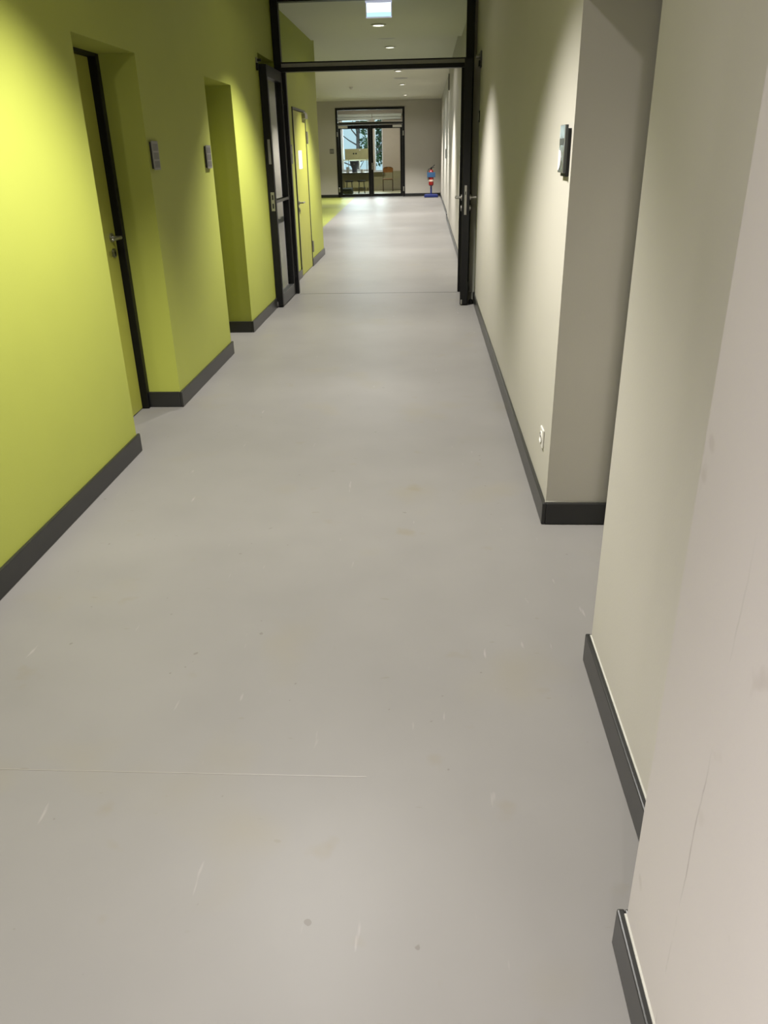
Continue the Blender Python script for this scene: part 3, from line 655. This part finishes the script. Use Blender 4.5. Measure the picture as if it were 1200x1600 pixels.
# wooden chair seen from the front
cx, cy = -1.555, 34.2
c = empty('chair', (cx, cy, 0), 'beech school chair with steel tube frame beside the window wall', 'chair')
m = MB(); n = 12
bm = m.bm; rows = []
for dz, wd in ((0.0, 0.185), (0.03, 0.205), (0.13, 0.205), (0.17, 0.19), (0.20, 0.14), (0.21, 0.07)):
    for side in (0, 1): pass
    rows.append([(cx + wd * (2 * i / n - 1), cy + 0.20 - 0.04 * (1 - (2 * i / n - 1) ** 2) * -1, 0.70 + dz) for i in range(n + 1)])
va = [[bm.verts.new(q) for q in r] for r in rows]; vb = [[bm.verts.new((q[0], q[1] + 0.012, q[2])) for q in r] for r in rows]
for g, fl_ in ((va, 1), (vb, -1)):
    for r0, r1 in zip(g, g[1:]):
        for i in range(n): bm.faces.new((r0[i], r0[i + 1], r1[i + 1], r1[i])[::fl_])
for r in range(len(rows) - 1):
    for i in (0, n): bm.faces.new((va[r][i], va[r + 1][i], vb[r + 1][i], vb[r][i]))
for r in (0, len(rows) - 1):
    for i in range(n): bm.faces.new((va[r][i], va[r][i + 1], vb[r][i + 1], vb[r][i]))
m.build('backrest', 'wood', c, smooth=True)
MB().box(cx - 0.20, cx + 0.20, cy - 0.20, cy + 0.19, 0.455, 0.475).build('seat', 'wood', c, bevel=0.012)
for sx in (-1, 1):
    x = cx + sx * 0.195
    MB().tube([(x, cy - 0.19, 0), (x, cy - 0.17, 0.445)], 0.013).build('leg', 'tube', c, smooth=True)
    MB().tube([(x, cy + 0.26, 0), (x, cy + 0.17, 0.445), (x, cy + 0.235, 0.86)], 0.013).build('leg', 'tube', c, smooth=True)
    MB().tube([(x, cy - 0.17, 0.443), (x, cy + 0.17, 0.443)], 0.011).build('side_rail', 'tube', c, smooth=True)
MB().tube([(cx - 0.195, cy - 0.17, 0.443), (cx + 0.195, cy - 0.17, 0.443)], 0.012).build('front_rail', 'tube', c, smooth=True)
# low bench corner
b = empty('bench', (-3.3, 31.2, 0), 'low grey upholstered bench in the lower left of the glass', 'bench')
MB().box(-4.1, -2.74, 30.9, 31.5, 0.05, 0.20).build('base', 'benchdark', b, bevel=0.02)
MB().box(-4.1, -2.76, 30.92, 31.48, 0.20, 0.26).build('cushion', 'bench', b, bevel=0.025)
for x in (-4.0, -2.85):
    for y in (31.0, 31.4): MB().cyl((x, y, 0), (x, y, 0.05), 0.02).build('foot', 'slot', b)

# ================================================================ OUTDOORS
struct('ground_outside', MB().box(-30, 30, YR + 0.5, 90, -3.6, -3.4), 'lawn', 'lawn below the far windows')
def tree(x, y, trunk_r, height, seed, label, crown_c, crown_r, leaves):
    rnd = random.Random(seed)
    t = empty('tree', (x, y, -3.4), label, 'tree')
    m = MB(); p = Vector((x, y, -3.4))
    for k in range(6):
        q = Vector((x + rnd.uniform(-.08, .08), y, -3.4 + height * (k + 1) / 6)); m.cyl(p, q, trunk_r * (1 - k * 0.1), trunk_r * (1 - (k + 1) * 0.1), 12); p = q
    m.build('trunk', 'bark', t, smooth=True)
    m = MB()
    for k in range(14):
        z = -3.4 + height * rnd.uniform(0.45, 0.95); a = rnd.uniform(0, 6.28); L = rnd.uniform(0.8, 2.0)
        s = Vector((x, y, z)); e1 = s + Vector((math.cos(a) * L * .5, math.sin(a) * L * .5, L * 0.15)); e2 = e1 + Vector((math.cos(a + .4) * L * .5, math.sin(a + .4) * L * .5, L * 0.3))
        m.cyl(s, e1, 0.035, 0.025, 7); m.cyl(e1, e2, 0.025, 0.01, 7)
    m.build('branches', 'bark', t, smooth=True)['kind'] = 'stuff'
    m = MB()
    for k in range(leaves):
        u = Vector((rnd.gauss(0, 1), rnd.gauss(0, 1), rnd.gauss(0, 1))).normalized() * (rnd.random() ** 0.4)
        cl = rnd.choice(crown_c)
        q = Vector(cl) + Vector((u.x * crown_r, u.y * crown_r, u.z * crown_r * 1.1))
        r = Matrix.Rotation(rnd.uniform(0, 6.28), 4, Vector((rnd.random(), rnd.random(), rnd.random() + .1)).normalized())
        sz = rnd.uniform(0.06, 0.13)
        vs = [m.bm.verts.new(q + r @ Vector(v)) for v in ((-sz * .5, 0, 0), (0, -sz, 0), (sz * .5, 0, 0.01), (0, sz, 0))]
        m.bm.faces.new(vs)
    f = m.build('foliage', 'leaf', t); f['kind'] = 'stuff'
    return t
tree(-3.08, 38.4, 0.13, 8.0, 3, 'grey trunked tree outside the wide far window', [(-2.75, 38.6, 2.6), (-2.65, 38.4, 1.7), (-2.95, 38.7, 3.4), (-3.9, 39, 3.2)], 0.42, 900)
tree(-1.5, 41.6, 0.06, 7.0, 8, 'leafy green tree outside the narrow far window', [(-2.35, 41.6, 2.6), (-2.2, 41.7, 1.9), (-2.4, 41.5, 1.35), (-2.1, 41.6, 3.3)], 0.5, 900)
